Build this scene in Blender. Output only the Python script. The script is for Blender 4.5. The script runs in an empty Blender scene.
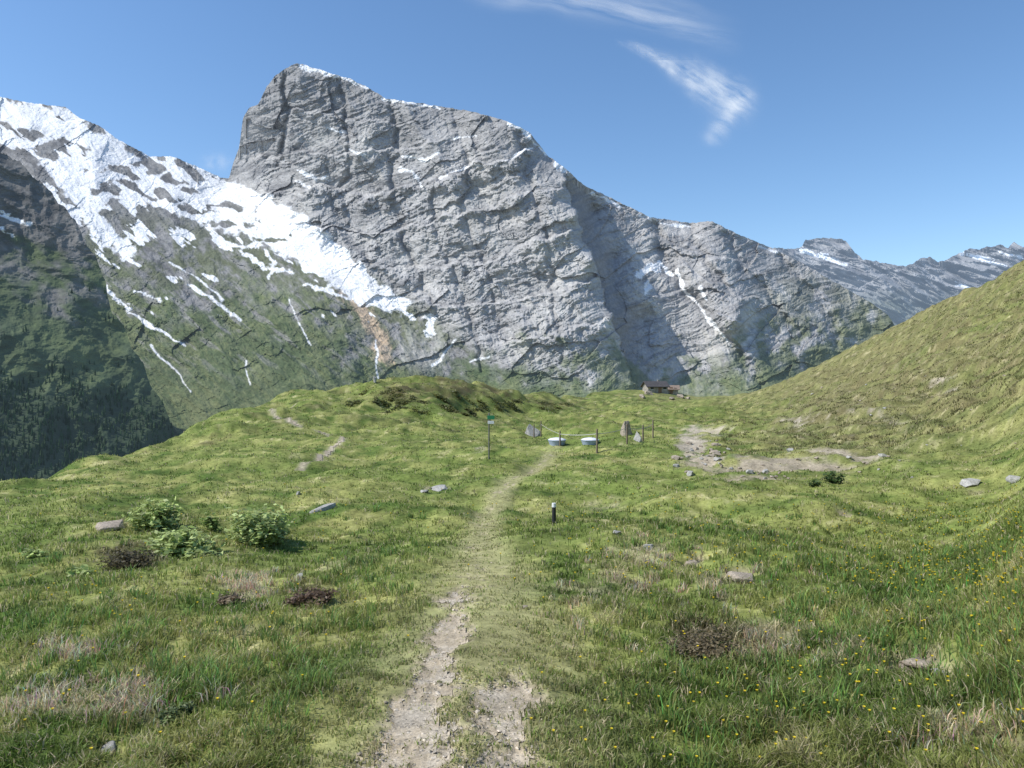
import bpy, math, numpy as np, random
from mathutils import Vector
random.seed(4); rng=np.random.default_rng(7)
S=bpy.context.scene
F=745.0; CZ=1.6
def A(u): return (np.asarray(u,float)-512)/F
def E(v): return (384-np.asarray(v,float))/F
# ---------------------------------------------------------------- noise
def _h(ix,iy,seed):
    n=(ix.astype(np.int64)*374761393+iy.astype(np.int64)*668265263+seed*974634777)&0xffffffff
    n=((n^(n>>13))*1274126177)&0xffffffff
    n=n^(n>>16)
    return (n&0xffffff)/float(0xffffff)
def noise(x,y,seed=0):
    x=np.asarray(x,float);y=np.asarray(y,float)
    ix=np.floor(x);iy=np.floor(y);fx=x-ix;fy=y-iy
    ux=fx*fx*fx*(fx*(fx*6-15)+10);uy=fy*fy*fy*(fy*(fy*6-15)+10)
    def g(i,j):
        t=_h(ix+i,iy+j,seed)*2*math.pi
        return np.cos(t)*(fx-i)+np.sin(t)*(fy-j)
    a=g(0,0)*(1-ux)+g(1,0)*ux
    b=g(0,1)*(1-ux)+g(1,1)*ux
    return (a*(1-uy)+b*uy)*1.5      # about -1..1
def fbm(x,y,o=4,seed=0,gain=.5):
    s=0;amp=1;t=0
    for i in range(o):
        s=s+amp*noise(x,y,seed+i*17);t+=amp;amp*=gain;x=x*2.03+5.1;y=y*2.03-3.3
    return s/t
def ridged(x,y,o=4,seed=0,gain=.5):
    s=0;amp=1;t=0
    for i in range(o):
        s=s+amp*(1-2*np.abs(noise(x,y,seed+i*13)));t+=amp;amp*=gain;x=x*2.07+1.7;y=y*2.07+9.2
    return s/t
def facets(x,y,seed,tilt=1.0):
    """voronoi cells, each a randomly tilted plane; returns height and border closeness"""
    ix=np.floor(x);iy=np.floor(y);b1=np.full(x.shape,9.);b2=np.full(x.shape,9.);val=np.zeros(x.shape)
    for i in(-1,0,1):
        for j in(-1,0,1):
            cx=ix+i+_h(ix+i,iy+j,seed);cy=iy+j+_h(ix+i,iy+j,seed+1)
            dx=x-cx;dy=y-cy;d=dx*dx+dy*dy
            gx=(_h(ix+i,iy+j,seed+2)-.5)*2*tilt;gy=(_h(ix+i,iy+j,seed+3)-.5)*2*tilt;o=(_h(ix+i,iy+j,seed+4)-.5)*.5
            c=d<b1
            b2=np.where(c,b1,np.minimum(b2,d));val=np.where(c,gx*dx+gy*dy+o,val);b1=np.where(c,d,b1)
    return val,np.sqrt(b2)-np.sqrt(b1)
def sstep(a,b,x):
    t=np.clip((x-a)/(b-a),0,1);return t*t*(3-2*t)
def rbf(P,V,Q):
    P=np.asarray(P,float);V=np.asarray(V,float);n=len(P)
    d=np.sqrt(((P[:,None]-P[None])**2).sum(-1))
    M=np.zeros((n+3,n+3));M[:n,:n]=d;M[:n,n]=1;M[:n,n+1:]=P;M[n,:n]=1;M[n+1:,:n]=P.T
    c=np.linalg.solve(M,np.concatenate([V,[0,0,0]]))
    out=c[n]+Q[...,0]*c[n+1]+Q[...,1]*c[n+2]
    for i in range(n):
        out=out+c[i]*np.sqrt((Q[...,0]-P[i,0])**2+(Q[...,1]-P[i,1])**2+1e-9)
    return out
def segdist(x,y,pts,wid=None):
    best=np.full(np.shape(x),1e9);
    for i in range(len(pts)-1):
        x0,y0=pts[i][:2];x1,y1=pts[i+1][:2]
        dx=x1-x0;dy=y1-y0;L=dx*dx+dy*dy+1e-12
        t=np.clip(((x-x0)*dx+(y-y0)*dy)/L,0,1)
        best=np.minimum(best,np.hypot(x-x0-t*dx,y-y0-t*dy))
    return best
def sdpoly(x,y,pts):
    pts=list(pts)
    d=segdist(x,y,pts+[pts[0]])
    ins=np.zeros(np.shape(x),bool);n=len(pts)
    for i in range(n):
        x0,y0=pts[i];x1,y1=pts[(i+1)%n]
        c=((y0>y)!=(y1>y))
        xi=x0+(y-y0)*(x1-x0)/((y1-y0) if y1!=y0 else 1e-9)
        ins^=(c&(x<xi))
    return np.where(ins,d,-d)
def lerp(a,b,t):
    t=np.asarray(t)[...,None];return a*(1-t)+b*t
# ---------------------------------------------------------------- mesh helpers
def mesh_np(name,V,Fq=None,Ft=None,col=None,smooth=True):
    me=bpy.data.meshes.new(name)
    V=np.ascontiguousarray(V,dtype=np.float32).reshape(-1,3)
    me.vertices.add(len(V));me.vertices.foreach_set('co',V.ravel())
    loops=[];tot=[]
    if Fq is not None and len(Fq): loops.append(np.asarray(Fq).ravel());tot.append(np.full(len(Fq),4))
    if Ft is not None and len(Ft): loops.append(np.asarray(Ft).ravel());tot.append(np.full(len(Ft),3))
    loops=np.concatenate(loops).astype(np.int32);tot=np.concatenate(tot).astype(np.int32)
    me.loops.add(len(loops));me.loops.foreach_set('vertex_index',loops)
    me.polygons.add(len(tot))
    st=np.concatenate([[0],np.cumsum(tot)[:-1]]).astype(np.int32)
    me.polygons.foreach_set('loop_start',st);me.polygons.foreach_set('loop_total',tot)
    me.polygons.foreach_set('use_smooth',np.full(len(tot),smooth))
    me.update(calc_edges=True);me.validate()
    if col is not None:
        at=me.color_attributes.new('Col','FLOAT_COLOR','POINT')
        c=np.ones((len(V),4),np.float32);c[:,:col.shape[-1]]=col.reshape(len(V),-1)
        at.data.foreach_set('color',c.ravel())
    return me
def obj(name,me,mat=None,label=None,cat=None,kind=None,parent=None,loc=None,group=None):
    o=bpy.data.objects.new(name,me);S.collection.objects.link(o)
    if mat and me is not None and len(me.materials)==0: me.materials.append(mat)
    if label:o['label']=label
    if cat:o['category']=cat
    if kind:o['kind']=kind
    if group:o['group']=group
    if parent:o.parent=parent
    if loc is not None:o.location=loc
    return o
def gridfaces(r,c):
    i=np.arange(r*c).reshape(r,c)
    return np.stack([i[:-1,:-1],i[:-1,1:],i[1:,1:],i[1:,:-1]],-1).reshape(-1,4)
def sheetfaces(VVm,back):
    """grid faces without the collapsed ones above the ridge; 'back' extra rows come first"""
    r,c=VVm.shape;f=gridfaces(r,c);v=VVm.ravel()
    top=v[f[:,:2]].sum(1);bot=v[f[:,2:]].sum(1)
    f=f[(bot-top)>1e-6]+back*c
    fb=gridfaces(back+1,c)
    return np.concatenate([fb,f])
# ---------------------------------------------------------------- materials
def newmat(name):
    m=bpy.data.materials.new(name);m.use_nodes=True;nt=m.node_tree;nt.nodes.clear()
    return m,nt,nt.nodes.new,nt.links.new
def colmat(name,scale=(30,4),mul=(0.75,1.25),bump=0.3,bdist=0.02,rough=.9,haze_glow=None,trans=0,attr=True,base=(.3,.3,.3),spec=.1):
    m,nt,N,L=newmat(name)
    out=N('ShaderNodeOutputMaterial');p=N('ShaderNodeBsdfPrincipled')
    p.inputs['Roughness'].default_value=rough;p.inputs['Specular IOR Level'].default_value=spec
    tc=N('ShaderNodeTexCoord');n1=N('ShaderNodeTexNoise');n1.inputs['Scale'].default_value=scale[0];n1.inputs['Detail'].default_value=8;n1.inputs['Roughness'].default_value=.65
    n2=N('ShaderNodeTexNoise');n2.inputs['Scale'].default_value=scale[1];n2.inputs['Detail'].default_value=6
    L(tc.outputs['Object'],n1.inputs['Vector']);L(tc.outputs['Object'],n2.inputs['Vector'])
    mr=N('ShaderNodeMapRange');mr.inputs['From Min'].default_value=.3;mr.inputs['From Max'].default_value=.7
    mr.inputs['To Min'].default_value=mul[0];mr.inputs['To Max'].default_value=mul[1];L(n1.outputs['Fac'],mr.inputs['Value'])
    mr2=N('ShaderNodeMapRange');mr2.inputs['From Min'].default_value=.3;mr2.inputs['From Max'].default_value=.7
    mr2.inputs['To Min'].default_value=(mul[0]+1)/2;mr2.inputs['To Max'].default_value=(mul[1]+1)/2;L(n2.outputs['Fac'],mr2.inputs['Value'])
    mm=N('ShaderNodeMath');mm.operation='MULTIPLY';L(mr.outputs[0],mm.inputs[0]);L(mr2.outputs[0],mm.inputs[1])
    vm=N('ShaderNodeVectorMath');vm.operation='SCALE'
    if attr:
        at=N('ShaderNodeAttribute');at.attribute_name='Col';L(at.outputs['Color'],vm.inputs[0])
    else: vm.inputs[0].default_value=base
    L(mm.outputs[0],vm.inputs['Scale']);L(vm.outputs[0],p.inputs['Base Color'])
    if bump:
        b=N('ShaderNodeBump');b.inputs['Strength'].default_value=bump;b.inputs['Distance'].default_value=bdist
        L(n1.outputs['Fac'],b.inputs['Height']);L(b.outputs[0],p.inputs['Normal'])
    sh=p.outputs[0]
    if trans:
        t=N('ShaderNodeBsdfTranslucent');L(vm.outputs[0],t.inputs['Color'])
        mx=N('ShaderNodeMixShader');mx.inputs[0].default_value=trans;L(sh,mx.inputs[1]);L(t.outputs[0],mx.inputs[2]);sh=mx.outputs[0]
    if haze_glow:
        p.inputs['Emission Color'].default_value=(haze_glow[0],haze_glow[1],haze_glow[2],1);p.inputs['Emission Strength'].default_value=1  # aerial haze painted in as a constant bluish glow of the surface
    L(sh,out.inputs[0]);return m
def plain(name,c,rough=.7,scale=20,mul=(.8,1.15),bump=.2,bdist=.01,metal=0):
    return colmat(name,scale=(scale,scale/5),mul=mul,bump=bump,bdist=bdist,rough=rough,attr=False,base=c,spec=.3)
M_rock=colmat('mountain_rock',scale=(.06,.006),mul=(.78,1.22),bump=.6,bdist=4,haze_glow=(.021,.026,.036))
M_far=colmat('far_rock',scale=(.012,.004),mul=(.85,1.15),bump=.4,bdist=15,haze_glow=(.11,.15,.21))
M_slope=colmat('dark_slope',scale=(.06,.012),mul=(.75,1.25),bump=.5,bdist=4,haze_glow=(.021,.030,.040))
M_forest=colmat('spruce_forest',scale=(.2,.05),mul=(.7,1.3),bump=0,haze_glow=(.015,.022,.028))
M_ground=colmat('meadow',scale=(9,1.1),mul=(.6,1.4),bump=.6,bdist=.06)
M_path=colmat('path_dirt',scale=(55,6),mul=(.6,1.4),bump=.8,bdist=.012)
M_grass=colmat('grass',scale=(3,.5),mul=(.8,1.2),bump=0,trans=.42,rough=.6,spec=.25)
M_leaf=colmat('leaves',scale=(8,2),mul=(.75,1.25),bump=0,trans=.3,rough=.5,spec=.3)
M_stone=plain('pale_stone',(.42,.41,.38),.9,9,(.55,1.25),.6,.03)
M_stone2=plain('warm_stone',(.40,.34,.27),.9,8,(.5,1.3),.6,.03)
M_wood=plain('weathered_wood',(.20,.16,.12),.85,30,(.6,1.3))
M_metal=plain('dark_metal',(.13,.13,.13),.5,40,(.85,1.1),.05)
M_white=plain('white_paint',(.75,.76,.78),.5,15,(.9,1.05),.03)
M_tape=plain('pale_tape',(.45,.45,.43),.6,15,(.9,1.05),.03)
M_blue=plain('pale_blue_plastic',(.38,.44,.58),.5,15,(.85,1.1),.03)
M_green=plain('green_paint',(.03,.22,.10),.5,15,(.9,1.1),.03)
M_black=plain('black_plastic',(.03,.03,.035),.5,20,(.8,1.2),.05)
M_twig=plain('twigs',(.09,.065,.045),.9,40,(.6,1.3))

# ================================================================= GROUND
crest=np.array([(-900,600,14),(-400,540,17),(-100,506,21),(0,488,25),(80,464,33),(165,441,45),(230,414,58),(285,393,72),(340,384,80),(380,381,83),(430,385,88),(465,391,92),(490,395,97),(520,398,108),(560,402,125),(580,398,160),(600,392,185),(620,390,198),(650,391,205),(680,394,207),(700,397,207),(730,396,205),(760,391,200),(800,375,192),(870,340,172),(920,315,150),(1024,265,120),(1300,150,95),(1900,0,75)],float)
GP=[(460,768,3.1),(480,600,6.4),(488,520,14),(489,458,32),(560,444,46),(600,427,68),(590,412,100),(620,405,140),
(100,680,4.5),(0,600,7),(113,528,12),(0,510,17),(200,485,23),(300,478,25),(262,545,12),(300,440,43),(380,420,62),(360,400,72),(440,432,54),(430,408,70),(480,425,70),(520,417,84),(470,405,82),
(900,655,4.6),(800,560,8),(1000,525,11),(1024,488,17),(900,484,20),(940,455,27),(1024,440,26),(740,482,22),(690,462,30),(700,440,46),(760,450,38),(1024,400,35),(1024,330,70),(900,400,60),(850,432,44),(800,412,90),(700,420,90),(660,412,110),(780,398,130),(900,350,120),(640,440,48),(600,470,26),(650,520,14)]
P=[];V=[]
for u,v,d in GP+[tuple(c) for c in crest]:
    P.append((float(A(u))*3,math.log(d)));V.append(CZ+float(E(v))*d)
for a in(-2.4,-1.2,0,1.2,2.4):
    for d in(.5,1.5): P.append((a*3,math.log(d)));V.append(0)
NA=900;NY=700
GA=np.linspace(-1.6,1.6,NA);LY=np.linspace(math.log(.7),math.log(400),NY)
AA,LL=np.meshgrid(GA,LY);YY=np.exp(LL);XX=AA*YY
H=rbf(P,V,np.stack([AA*3,LL],-1))
UU=512+F*AA
cv=np.interp(GA*F+512,crest[:,0],crest[:,1]);cd=np.interp(GA*F+512,crest[:,0],crest[:,2])
CE=E(cv)[None];CD=cd[None]
sight=CZ+CE*YY
H=np.where(YY<CD,np.minimum(H,sight-0.0*YY),0)
q=(YY-CD)/CD
back=sight-np.where(q>0,CD*(.55*q*q/(q+.35)),0)
H=np.where(YY<CD,H,back)
for _ in range(6):
    H[1:-1,1:-1]=(H[1:-1,1:-1]*2+H[:-2,1:-1]+H[2:,1:-1]+H[1:-1,:-2]+H[1:-1,2:])/6
VV=384-(H-CZ)/YY*F
def gray(u,v,arr=None):
    a=float(A(u));e=float(E(v));c=(a-GA[0])/(GA[1]-GA[0]);i=int(np.clip(c,0,NA-2));f=c-i
    col=H[:,i]*(1-f)+H[:,i+1]*f
    ee=(col-CZ)/np.exp(LY)
    k=np.argmax(ee>=e)
    if k==0:k=int(np.argmax(ee))
    k=max(k,1);e0,e1=ee[k-1],ee[k];t=0 if e1==e0 else np.clip((e-e0)/(e1-e0),0,1)
    y=math.exp(LY[k-1]+t*(LY[1]-LY[0]));return a*y,y
path_px=[(450,800),(460,740),(470,690),(476,650),(482,610),(484,570),(480,540),(486,512),(502,492),(520,480),(536,470),(550,458),(556,448)]
PW=[gray(u,v) for u,v in path_px];PW=[(PW[0][0]+.05,1.5)]+PW
dpath=segdist(XX,YY,PW)
pyy=np.array([p[1] for p in PW]);pxx=np.array([p[0] for p in PW])
soff=XX-np.interp(YY,pyy,pxx)
side=[[(300,470),(316,464),(328,455),(341,447),(346,442),(336,437),(318,433)],[(318,433),(295,428),(280,420),(270,413),(277,409),(288,406),(305,401)]]
SW=[[gray(u,v) for u,v in s] for s in side]
dside=segdist(XX,YY,SW[0]);dside2=segdist(XX,YY,SW[1])
wn=fbm(XX*1.3,YY*1.0,3,3)
worn=np.exp(-(dpath/(.46*sstep(14,4,YY)+.28+.24*wn+.005*YY)*1.05)**3)*(YY<60)*np.clip(1.0-sstep(22,46,YY)*(.35-.8*fbm(XX*1.1,YY*.5,3,38)),0,1)
nb=fbm(XX*5,YY*4,6,31,.72);nb2=fbm(XX*1.6,YY*1.1,3,32);nhf=fbm(XX*22,YY*18,3,34,.7)
soff2=soff+.10*fbm(XX*3,YY*2,3,33)
tw=1+.6*nb2
wide=1+.40*sstep(4.6,3.0,YY)
track=np.exp(-((soff2+.25*wide**.5)/(.155*tw*wide))**2)*1.0*sstep(9.5,5.0,YY)+np.exp(-((soff2-.21*wide**.4)/(.145*tw*wide))**2)*sstep(5.2,3.9,YY)*1.0+.15*np.exp(-(soff2/.2)**2)*sstep(3.4,2.6,YY)+.40*np.exp(-(soff2/.22)**2)*sstep(5.5,8,YY)
bare=track*1.05+nb*1.0+nb2*.5+nhf*.5
bare_m=sstep(.30,1.12,bare)*(dpath<.85)*(YY<34)*sstep(.02,.15,track)
side_m=sstep(.45,1.05,np.exp(-(dside/.26)**2)*1.1+nb*.35)*(dside<1)*.85
side_m=np.maximum(side_m,sstep(.45,1.05,np.exp(-(dside2/.32)**2)*1.1+fbm(XX*.6,YY*.6,3,37)*.4)*(dside2<1.0)*.75)
def patches(L):
    m=np.zeros_like(H)
    for u,v,ru,rv,s in L:
        m=np.maximum(m,s*np.exp(-(((UU-u)/ru)**2+((VV-v)/rv)**2)))
    return m
nf=fbm(XX*2.2,YY*2.2,5,51,.6);nfar=fbm(XX*.5,YY*.5,6,52,.72)
pn=np.where(YY<20,nf,nfar)
dirt=patches([(740,577,40,9,1.1),(660,552,24,9,.9),(690,563,22,8,.9),(920,662,44,17,1.1),(615,533,12,4,.9),(1000,745,40,14,.7),(704,462,30,11,1.15),(692,445,20,10,1.1),(760,470,54,7,1.05),(745,480,44,4,1.0),(850,458,40,6,1.0),(800,466,80,6,.95),(700,436,34,6,.85),(900,470,60,4,.7),(480,455,20,2,.7),(440,489,22,3,.9),(110,752,16,8,.8),(30,770,60,6,.3),(330,500,12,5,.5),(975,484,24,4,.8),(830,520,40,5,.5),(590,520,24,5,.45),(880,420,60,8,.5),(950,390,50,10,.5),(800,430,60,8,.5),(350,470,30,4,.35)])
dirt_m=sstep(.46,.9,dirt+pn*1.1)*(dirt>.1)
straw=patches([(250,588,30,14,1),(75,655,25,10,1),(60,712,90,18,1),(130,690,60,14,.9),(340,570,25,8,.7),(770,640,60,30,.8),(720,590,60,20,.6),(960,735,80,30,.5),(600,590,60,25,.6),(380,760,25,40,.6),(640,560,50,20,.6),(860,660,70,20,.6),(690,520,60,10,.6),(560,650,30,60,.5),(200,560,80,12,.4),(600,500,50,10,.5)])
dark=patches([(130,556,30,12,1),(310,597,30,10,1),(705,640,45,25,1),(175,715,30,10,.7),(400,401,40,11,.8),(450,400,46,9,.8),(500,401,42,7,.75),(545,405,34,6,.7),(430,392,55,7,.8),(205,440,30,5,.4),(590,404,40,4,.5)])
knoll=patches([(400,404,60,15,1),(460,400,60,12,1),(520,403,50,8,1)])
flat=1-.85*worn
fade=np.clip(1-(YY-300)/100,0,1)
hillm=sstep(690,840,UU)*sstep(20,40,YY)
Hn=(.085*fbm(XX*1.3,YY*1.3,3,61)+.028*fbm(XX*5,YY*5,2,62)+.05*ridged(XX*.8,YY*.8,2,67))*flat*np.clip(YY/3,.2,1)
Hn=Hn+(.44*fbm(XX*.25,YY*.25,3,63)*sstep(5,16,YY)*flat+.60*fbm(XX*.13,YY*.16,3,60)*sstep(8,18,YY)+1.6*fbm(XX*.07,YY*.06,4,64)*sstep(25,70,YY)+.30*ridged(XX*.22,YY*.22,3,65)*sstep(30,60,YY))*fade*(1-.6*sstep(160,200,YY))
terr=np.tanh(2.5*np.sin((H*1.0+1.2*fbm(XX*.08,YY*.08,3,76))*6.28/1.3))
Hn=Hn+hillm*fade*(.12*terr+.25*ridged(XX*.16+.1*YY,H*.7,3,68)+.38*fbm(XX*.5,YY*.35,5,69,.68)+.9*fbm(XX*.07,YY*.05,3,77))
Hn=Hn+knoll*(.7*ridged(XX*.16,YY*.16,3,66,.45)+.6*fbm(XX*.35,YY*.35,3,59)+.3)*sstep(40,60,YY)-.035*worn*bare_m-dirt_m*.10
Hn=Hn+.45*fbm(XX*.30,YY*.2,4,70,.6)*sstep(25,45,YY)*sstep(620,400,UU)
Hn=Hn+1.5*fbm(XX*.09,YY*.05,3,78)*sstep(60,85,YY)*sstep(170,130,YY)*sstep(540,580,UU)*sstep(780,700,UU)
H0=H.copy();H=H+Hn
def samp(arr,x,y):
    a=np.asarray(x)/np.asarray(y);c=np.clip((a-GA[0])/(GA[1]-GA[0]),0,NA-1.001);r=np.clip((np.log(y)-LY[0])/(LY[1]-LY[0]),0,NY-1.001)
    i=c.astype(int);j=r.astype(int)
    f=c-i;g=r-j
    return (arr[j,i]*(1-f)+arr[j,i+1]*f)*(1-g)+(arr[j+1,i]*(1-f)+arr[j+1,i+1]*f)*g
GREEN=np.array([.175,.232,.056]);LUSH=np.array([.115,.182,.038]);YG=np.array([.305,.300,.105]);STRAW=np.array([.53,.46,.30]);OLIVE=np.array([.232,.220,.096]);HEATH=np.array([.100,.080,.044]);DIRT=np.array([.395,.332,.240]);GRAV=np.array([.44,.395,.325])
n1=fbm(XX*.12,YY*.12,4,71);n2=fbm(XX*.8,YY*.8,5,72,.6);n3=fbm(XX*3.3,YY*3.3,3,73)
nbig=np.where(YY>25,fbm(XX*.05,YY*.05,4,74),n1);nmid=fbm(XX*.3,YY*.3,5,75,.65)
yg=sstep(-.3,.35,n1*.5+n2*.5+nmid*.3)
C=lerp(GREEN,YG,yg*.85)
C=lerp(C,LUSH,sstep(.02,.30,-n2*.6+n1*.4-nmid*.3))
hill=sstep(690,840,UU)*sstep(18,50,YY)
nfine=fbm(XX*1.4,YY*.9,5,79,.7)
C=lerp(C,OLIVE,np.clip(hill*(.70+.8*nbig+.6*nmid),0,.92))
C=lerp(C,HEATH*1.4,np.clip(hill*sstep(.0,.32,nmid*.8-n1*.3+nfine*.7),0,.55))
C=lerp(C,STRAW*.75,np.clip(hill*sstep(.12,.42,-nmid*.6+nfine*.8-.05),0,.4))
C=lerp(C,OLIVE*1.15,np.clip(sstep(80,190,YY)*sstep(600,700,UU)*.5*(1+n1),0,.6))
C=lerp(C,HEATH*1.7,sstep(.08,.35,-nmid+.3*n1)*sstep(25,60,YY)*.4)
strawm=np.clip(sstep(.35,.8,straw+pn*.6)+sstep(.14,.42,n2*.6+n3*.35)*.7,0,1)
C=lerp(C,STRAW,strawm*.65)
C=C*np.clip(1+.45*n2+.4*n3+.35*nmid+.35*nfine*sstep(20,40,YY),.45,1.6)[...,None]
darkm=sstep(.25,1.0,dark+pn*1.2)*(dark>.08)
C=lerp(C,HEATH*1.15,darkm*.8)
C=lerp(C,np.array([.400,.380,.185])*(1+.3*nb[...,None]),worn*.8)
DF=lerp(DIRT[None,None]*np.ones(H.shape+(3,)),np.array([.54,.48,.39]),sstep(20,40,YY)*.7)*(1+.35*nfine[...,None])
C=lerp(C,DF,np.maximum(dirt_m,side_m)*.95)
Cg=lerp(C*.85,DIRT*(1+.4*nhf[...,None]),np.clip(bare_m*1.3,0,1))
farY=[700,1500,4000,9000,16000,26000]
ex=[]
for k,(fy,fz) in enumerate(zip(farY,[-230,-600,-650,-620,-600,-600])):
    ex.append(np.stack([GA*fy,np.full(NA,float(fy)),np.full(NA,float(fz))],-1))
Vg=np.concatenate([np.stack([XX,YY,H],-1)]+[e[None] for e in ex],0)
Cf=np.concatenate([Cg]+[np.broadcast_to(GREEN*.7,(1,NA,3))]*len(ex),0)
obj('ground',mesh_np('ground',Vg,Fq=gridfaces(NY+len(ex),NA),col=Cf),M_ground,label='sloping alpine meadow with short grass and hummocks',cat='ground',kind='structure')
fa=gridfaces(NY,NA)
pm=np.maximum(bare_m,side_m*(YY>30)).ravel()
keep=(pm[fa].mean(1)>.66)
fk=fa[keep];used=np.unique(fk);mp=-np.ones(NA*NY,int);mp[used]=np.arange(len(used))
Vp=np.stack([XX,YY,H+.004+.0005*YY],-1).reshape(-1,3)[used]
pc=lerp(DIRT,GRAV,sstep(-.2,.5,n3+nb)*.7)*(1+.3*nb[...,None]+.25*nhf[...,None])
obj('path',mesh_np('path',Vp,Fq=mp[fk],col=pc.reshape(-1,3)[used]),M_path,label='narrow worn dirt and gravel footpath through grass',cat='path',kind='structure')

def place(u,v):
    x,y=gray(u,v);return Vector((x,y,float(samp(H,np.array([x]),np.array([y]))[0])))

# ================================================================= GRASS
def blades(x,y,z,h,w,ang,lean,face,col,name):
    n=len(x);V=np.zeros((n,5,3),np.float32)
    dx=np.cos(ang)*lean*h;dy=np.sin(ang)*lean*h;px=np.cos(face)*w/2;py=np.sin(face)*w/2
    z0=z-.01
    V[:,0]=np.stack([x-px,y-py,z0],-1);V[:,1]=np.stack([x+px,y+py,z0],-1)
    mx=x+dx*.35;my=y+dy*.35;mz=z+h*.6
    V[:,2]=np.stack([mx+px*.8,my+py*.8,mz],-1);V[:,3]=np.stack([mx-px*.8,my-py*.8,mz],-1)
    V[:,4]=np.stack([x+dx,y+dy,z+h*np.sqrt(np.clip(1-.5*lean*lean,.2,1))],-1)
    b=np.arange(n)[:,None]*5
    q=b+np.array([[0,1,2,3]]);t=b+np.array([[3,2,4]])
    c=np.repeat(col[:,None,:],5,1).copy();c[:,4]*=1.15
    return mesh_np(name,V,Fq=q,Ft=t,col=c,smooth=False)
def scatter(nc,per,ylo,yhi,mode):
    u=rng.random(nc)
    y=1/(1/ylo+(1/yhi-1/ylo)*u) if mode=='v' else np.exp(np.log(ylo)+(math.log(yhi)-math.log(ylo))*u)
    x=(rng.random(nc)*1.64-.82)*y
    lim=np.interp(512+F*x/y,crest[:,0],crest[:,2])*1.05
    k=y<lim;x=x[k];y=y[k]
    r=.025+.0022*y
    x=np.repeat(x,per)+rng.normal(0,1,len(x)*per)*np.repeat(r,per);y=np.repeat(y,per)+rng.normal(0,1,len(y)*per)*np.repeat(r,per)
    k=y>1.8;return x[k],y[k]
xa,ya=scatter(50000,6,2.2,15,'v');xb,yb=scatter(34000,6,11,190,'l')
x=np.concatenate([xa,xb]);y=np.concatenate([ya,yb]);n=len(x)
wb=samp(worn,x,y);bb=samp(bare_m,x,y);db=np.maximum(samp(dirt_m,x,y),samp(side_m,x,y));dk=samp(darkm,x,y);st=samp(strawm,x,y)
hn=fbm(x*.9,y*.9,3,81);hn2=fbm(x*4,y*4,2,82)
keep=(rng.random(n)>bb*.90)&(rng.random(n)>db*.9)&(rng.random(n)>wb*.3)&(rng.random(n)<.74+hn2*1.3)
x,y,wb,bb,db,dk,st,hn,hn2=[q[keep] for q in(x,y,wb,bb,db,dk,st,hn,hn2)];n=len(x)
z=samp(H,x,y)
h=(.037+.052*hn+.056*hn2+.032*rng.random(n))*(1-.62*wb)*(1-.4*db)
h=np.clip(h,.012,.3)*(1+.35*np.exp(-((x/y-.35)/.25)**2)*sstep(20,8,y))
h=h*np.where(y>15,1+np.clip((y-15)/60,0,1.3),1)
w=np.clip(.0035+.0009*y,.004,.09)*(.6+.8*rng.random(n))
col=np.stack([samp(C[...,i],x,y) for i in range(3)],-1)
hs=rng.random(n)[:,None]
col=col*(.72+.62*rng.random((n,1)))
dry=(rng.random(n)<(.14+.35*st))[:,None];col=np.where(dry,np.array([.54,.465,.30])*(.7+.5*hs),col)
br=(rng.random(n)<.13)[:,None]&(dk<.3)[:,None]&(x/y<.3)[:,None];col=np.where(br,np.array([.20,.30,.06])*(.8+.5*hs),col)
ang=rng.random(n)*6.283;lean=.25+.8*rng.random(n)
obj('meadow_grass',blades(x,y,z,h,w,ang,lean,rng.random(n)*3.14,col,'meadow_grass'),M_grass,label='short green and straw coloured meadow grass',cat='grass',kind='stuff')
def tufts(L,name,colr,hh,dens,label):
    xs=[];ys=[];hs=[]
    for u,v,ru,rv,nn in L:
        uu=rng.normal(u,ru,nn);vv=rng.normal(v,rv,nn)
        for a,b in zip(uu,vv):
            px,py=gray(a,min(b,780));r=rng.normal(0,1,(dens,2))*.04
            xs.append(px+r[:,0]);ys.append(py+r[:,1]);hs.append(np.full(dens,hh*(.5+.8*rng.random())))
    xs=np.concatenate(xs);ys=np.maximum(np.concatenate(ys),1.5);hs=np.concatenate(hs)*(.5+.7*rng.random(len(xs)));n=len(xs)
    k=samp(worn,xs,ys)<.3;xs=xs[k];ys=ys[k];hs=hs[k];n=len(xs)
    c=np.array(colr)[None]*(.6+.8*rng.random((n,1)))*(1+.15*rng.normal(0,1,(n,3)))
    obj(name,blades(xs,ys,samp(H,xs,ys),hs,.0035+.0008*ys,rng.random(n)*6.28,.15+.7*rng.random(n),rng.random(n)*3.14,np.clip(c,.01,1),name),M_grass,label=label,cat='grass',kind='stuff')
tufts([(850,610,90,30,100),(830,660,40,40,60),(900,560,90,14,80),(700,530,60,12,50),(640,700,60,40,40),(1000,690,50,30,40),(230,690,90,30,50),(330,660,50,40,40),(960,600,60,30,50),(780,720,60,30,40),(100,600,90,30,50),(150,650,90,30,40),(380,560,50,20,30)],'tall_grass',(.205,.29,.085),.12,28,'taller green grass tufts in the meadow')
tufts([(250,588,22,8,28),(75,655,18,5,16),(60,705,70,10,40),(130,690,40,8,20),(770,640,45,20,30),(720,590,50,12,20),(960,735,50,14,24),(640,560,30,10,16),(590,610,20,30,14)],'dry_grass',(.55,.48,.33),.085,30,'dry straw coloured grass tufts')
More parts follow.
